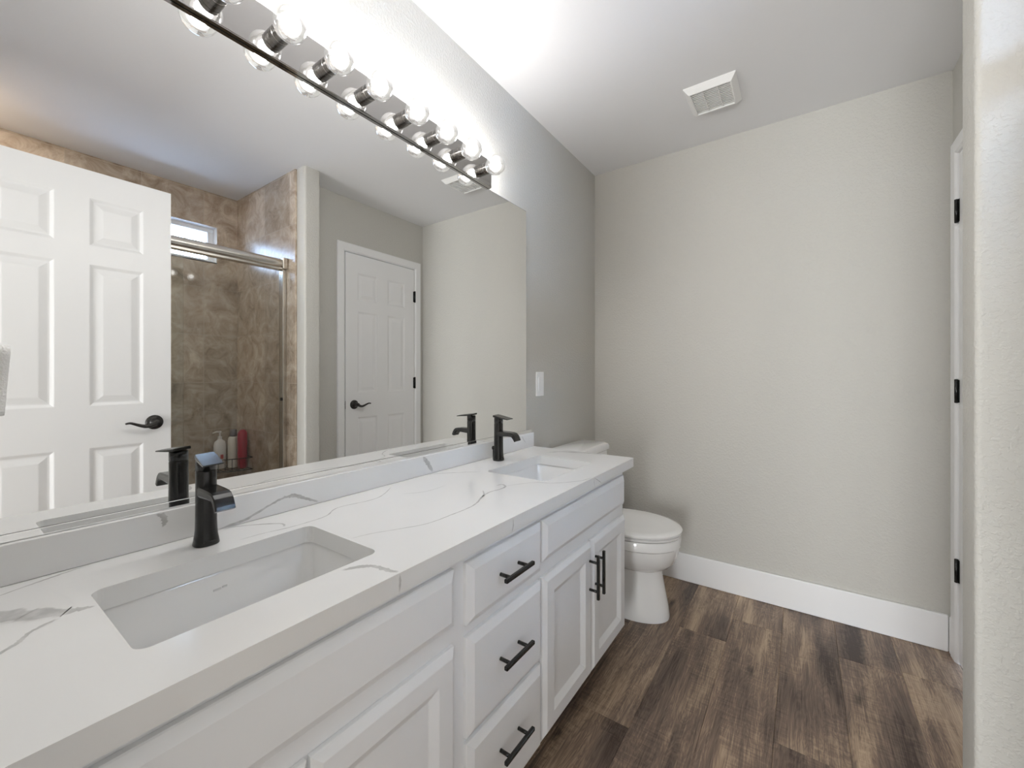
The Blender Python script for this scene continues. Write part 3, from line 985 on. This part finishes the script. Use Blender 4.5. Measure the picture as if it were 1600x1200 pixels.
# ------------------------------------------------------------------ toilet
TY = 2.035
toi = thing('toilet', (0.35, TY, 0), 'white two-piece porcelain toilet with shut lid between vanity cabinet and back wall', 'toilet')
def egg(cx, rx_f, rx_b, ry, z, n=40, p=2.0, pb=2.6):
    out = []
    for i in range(n):
        a = 2 * PI * i / n
        c, s = math.cos(a), math.sin(a)
        if c >= 0:
            out.append(Vector((cx + rx_f * c ** (2 / p), TY + ry * math.copysign(abs(s) ** (2 / p), s), z)))
        else:
            out.append(Vector((cx - rx_b * abs(c) ** (2 / pb), TY + ry * math.copysign(abs(s) ** (2 / pb), s), z)))
    return out
bm = NB()
loft(bm, [egg(0.40, 0.172, 0.22, 0.112, 0.001), egg(0.40, 0.174, 0.22, 0.114, 0.012), egg(0.40, 0.168, 0.22, 0.108, 0.06), egg(0.40, 0.150, 0.22, 0.096, 0.15),
          egg(0.40, 0.138, 0.22, 0.088, 0.215), egg(0.40, 0.140, 0.22, 0.090, 0.228), egg(0.40, 0.168, 0.22, 0.118, 0.245), egg(0.40, 0.196, 0.22, 0.150, 0.275),
          egg(0.40, 0.212, 0.22, 0.170, 0.315), egg(0.40, 0.217, 0.22, 0.177, 0.347), egg(0.40, 0.2175, 0.22, 0.178, 0.352)])
bmesh.ops.recalc_face_normals(bm, faces=list(bm.faces))
obj('pedestal', bm, M['porcelain'], toi, smooth=True)
bm = NB()
loft(bm, [egg(0.40, 0.214, 0.22, 0.174, 0.3535), egg(0.40, 0.222, 0.22, 0.182, 0.356), egg(0.40, 0.224, 0.22, 0.184, 0.39), egg(0.40, 0.220, 0.22, 0.180, 0.398)])
bmesh.ops.recalc_face_normals(bm, faces=list(bm.faces))
obj('rim', bm, M['porcelain'], toi, smooth=True)
bm = NB()
loft(bm, [egg(0.40, 0.216, 0.20, 0.176, 0.3995), egg(0.40, 0.224, 0.205, 0.184, 0.403), egg(0.40, 0.225, 0.205, 0.185, 0.410), egg(0.40, 0.218, 0.20, 0.178, 0.414)])
bmesh.ops.recalc_face_normals(bm, faces=list(bm.faces))
obj('seat', bm, M['porcelain'], toi, smooth=True)
bm = NB()
loft(bm, [egg(0.40, 0.222, 0.20, 0.182, 0.4165), egg(0.40, 0.229, 0.205, 0.188, 0.420), egg(0.40, 0.230, 0.205, 0.189, 0.428), egg(0.40, 0.224, 0.20, 0.183, 0.435), egg(0.40, 0.200, 0.18, 0.160, 0.439), egg(0.40, 0.10, 0.09, 0.08, 0.441)])
bmesh.ops.recalc_face_normals(bm, faces=list(bm.faces))
obj('lid', bm, M['porcelain'], toi, smooth=True)
for s in (-1, 1):
    bm = NB()
    box(bm, 0.185, 0.205, TY + s * 0.075 - 0.02, TY + s * 0.075 + 0.02, 0.3985, 0.425, 0.006, 3)
    obj('seat_hinge', bm, M['plastic'], toi)
bm = NB()
loft(bm, [rrect(0.108, TY, 0.078, 0.180, 0.035, 0.352, 6), rrect(0.108, TY, 0.084, 0.188, 0.035, 0.40, 6), rrect(0.108, TY, 0.088, 0.196, 0.035, 0.742, 6)])
bmesh.ops.recalc_face_normals(bm, faces=list(bm.faces))
obj('tank', bm, M['porcelain'], toi, smooth=True)
bm = NB()
def lidring(ins, z):
    # flat back, bowed front
    pts = []
    for p in rrect(0.106, TY, 0.094 - ins, 0.204 - ins, 0.030, z, 6):
        bow = 0.012 * (1 - ((p.y - TY) / 0.21) ** 2) if p.x > 0.106 else 0
        pts.append(Vector((p.x + bow, p.y, z)))
    return pts
loft(bm, [lidring(0.006, 0.743), lidring(0.0, 0.748), lidring(0.0, 0.768), lidring(0.006, 0.779), lidring(0.02, 0.783)])
bmesh.ops.recalc_face_normals(bm, faces=list(bm.faces))
obj('tank_lid', bm, M['porcelain'], toi, smooth=True)
bm = NB()
cyl(bm, (0.193, TY - 0.14, 0.69), (0.212, TY - 0.14, 0.69), 0.010, n=16)
box(bm, 0.206, 0.214, TY - 0.145, TY - 0.075, 0.682, 0.694, 0.003, 2)
obj('flush_lever', bm, M['chrome'], toi)

# ------------------------------------------------------------------ sliding shower door
sd = thing('shower_door', (1.62, 0.66, 0.115), 'sliding glass shower door with round satin metal header across the brown tiled shower', 'shower door')
GY0, GY1 = YF + 0.011, WY0 - 0.020
bm = NB()
cyl(bm, (1.615, GY0, 1.862), (1.615, GY1, 1.862), 0.030, n=28)
box(bm, 1.600, 1.650, GY0, GY1, 1.825, 1.845)
obj('header', bm, M['alu'], sd, smooth=True)
bm = NB()
for y0 in (GY0, GY1 - 0.030):
    box(bm, 1.578, 1.655, y0, y0 + 0.030, 1.828, 1.898, 0.004)
obj('header_bracket', bm, M['alu'], sd)
for (ya, yb) in ((GY0, GY0 + 0.022), (GY1 - 0.022, GY1)):
    bm = NB(); box(bm, 1.600, 1.650, ya, yb, 0.13, 1.828, 0.002)
    obj('jamb', bm, M['alu'], sd)
bm = NB(); box(bm, 1.592, 1.658, GY0, GY1, 0.1145, 0.1300, 0.003)
obj('bottom_track', bm, M['alu'], sd)
bm = NB(); box(bm, 1.634, 1.640, 0.755, GY1 - 0.022, 0.130, 1.826)
obj('glass_panel', bm, M['shower_glass'], sd)
bm = NB(); box(bm, 1.610, 1.616, GY0 + 0.022, 0.795, 0.130, 1.826)
obj('glass_panel', bm, M['shower_glass'], sd)
bm = NB(); box(bm, 1.596, 1.612, GY1 - 0.034, GY1 - 0.022, 1.000, 1.020, 0.003)
tag(obj('bumper', bm, M['black'], sd), 'small black bumper')

# ------------------------------------------------------------------ wire caddy and bottles in the shower corner
QX, QY, QZ = 2.225, 1.235, 0.505
cad = thing('shower_caddy', (QX, QY, QZ), 'black wire corner caddy holding bottles at the back of the shower', 'caddy')
bm = NB()
def arc(z, r_, n=14):
    return [(SX - 0.016 - r_ * math.cos(a), WY0 - 0.023 - r_ * math.sin(a), z) for a in [PI / 2 * i / n for i in range(n + 1)]]
R = 0.255
for z in (QZ + 0.003, QZ + 0.085):
    tube(bm, arc(z, R), 0.0028, 8)
    tube(bm, [(SX - 0.016 - R, WY0 - 0.023, z), (SX - 0.016, WY0 - 0.023, z), (SX - 0.016, WY0 - 0.023 - R, z)], 0.0028, 8)
obj('rail', bm, M['black'], cad)
bm = NB()
A0, A1 = arc(QZ + 0.003, R, 10), arc(QZ + 0.085, R, 10)
for i in range(1, 10):
    tube(bm, [A0[i], A1[i]], 0.0018, 6)
    tube(bm, [(SX - 0.018, A0[i][1], QZ + 0.003), A0[i]], 0.0018, 6)
obj('wire', bm, M['black'], cad)

def bottle(label, x, y, prof, m, cap_prof, cap_m, sx=1.0, group='bottles in the shower caddy', extra=None):
    t = thing('bottle', (x, y, QZ + 0.007), label, 'bottle', group)
    bm = NB()
    loft(bm, [oval(x, y, r_ * sx, r_, QZ + 0.007 + h, 24, 2.3) for h, r_ in prof])
    bmesh.ops.recalc_face_normals(bm, faces=list(bm.faces))
    obj('body', bm, m, t, smooth=True)
    bm = NB()
    lathe(bm, (x, y, QZ + 0.007), (0, 0, 1), cap_prof, 20)
    if extra: extra(bm, x, y)
    obj('cap', bm, cap_m, t, smooth=True)
    return t
def spout(bm, x, y):
    z = QZ + 0.007
    tube(bm, [(x, y, z + 0.252), (x - 0.004, y - 0.02, z + 0.256), (x - 0.008, y - 0.045, z + 0.250)], [0.006, 0.006, 0.004], 10)
b1 = bottle('white pump bottle with red print, leftmost in the shower caddy as the mirror shows it', 2.245, 1.190,
            [(0, 0.033), (0.004, 0.036), (0.16, 0.036), (0.185, 0.031), (0.20, 0.014), (0.206, 0.013)], M['bottle_white'],
            [(0.206, 0.013), (0.222, 0.013), (0.224, 0.005), (0.248, 0.005), (0.249, 0.010), (0.258, 0.010)], M['bottle_white'], 0.8, extra=spout)
bm = NB(); box(bm, 2.2155, 2.2175, 1.184, 1.202, QZ + 0.075, QZ + 0.105, 0.0005, 1)
obj('print', bm, M['label_red'], b1)
bottle('cream bottle with grey cap standing between the white pump bottle and red bottle', 2.215, 1.263,
       [(0, 0.031), (0.004, 0.034), (0.19, 0.034), (0.210, 0.030), (0.218, 0.018)], M['bottle_cream'],
       [(0.218, 0.020), (0.222, 0.022), (0.262, 0.021), (0.266, 0.018)], M['pump_grey'], 0.8)
bottle('tall dark red bottle in the shower caddy against the side tiles', 2.135, 1.288,
       [(0, 0.024), (0.004, 0.027), (0.03, 0.028), (0.20, 0.030), (0.245, 0.028), (0.262, 0.018)], M['bottle_red'],
       [(0.262, 0.015), (0.263, 0.015), (0.268, 0.013)], M['bottle_red'], 0.9)

# ------------------------------------------------------------------ small towel on the front wall, its edge just in the frame
tr = thing('towel_hook', (0.16, YF, 1.195), 'short black towel arm on the doorway wall, under the white cloth', 'towel hook')
bm = NB()
lathe(bm, (0.16, YF + 0.0005, 1.1925), (0, 1, 0), [(0, 0.024), (0.006, 0.024), (0.010, 0.012), (0.012, 0.006)], 24)
cyl(bm, (0.16, YF + 0.010, 1.1925), (0.16, 0.066, 1.1925), 0.005, n=16)
obj('arm', bm, M['black'], tr, smooth=True)
bm = NB()
path = []
for i in range(13):
    path.append((0.16 + 0.013, 1.105 + (1.1925 - 1.105) * i / 12))
for i in range(1, 9):
    a = PI * i / 8
    path.append((0.16 + 0.013 * math.cos(a), 1.1925 + 0.0095 * math.sin(a)))
for i in range(1, 13):
    path.append((0.16 - 0.013, 1.1925 - (1.1925 - 1.11) * i / 12))
rings = []
for k, (px, pz) in enumerate(path):
    drop = max(0.0, 1.1925 - pz) / 0.09
    ya, yb = YF + 0.020 + 0.006 * drop, 0.0715 - 0.0065 * drop
    rings.append([Vector((px + 0.003 * math.sin(9 * q / 10.0 + k * 0.2) * drop, ya + (yb - ya) * q / 10, pz - (0.012 * (1 - q / 10.0) if k in (0, len(path) - 1) else 0))) for q in range(11)])
loft(bm, rings, cap0=False, cap1=False, closed=False)
o = obj('hand_towel', bm, M['towel'], smooth=True)
so = o.modifiers.new('thickness', 'SOLIDIFY'); so.thickness = 0.006; so.offset = 0
tag(o, 'small white cloth hanging at the left edge, beside the mirror', 'towel')
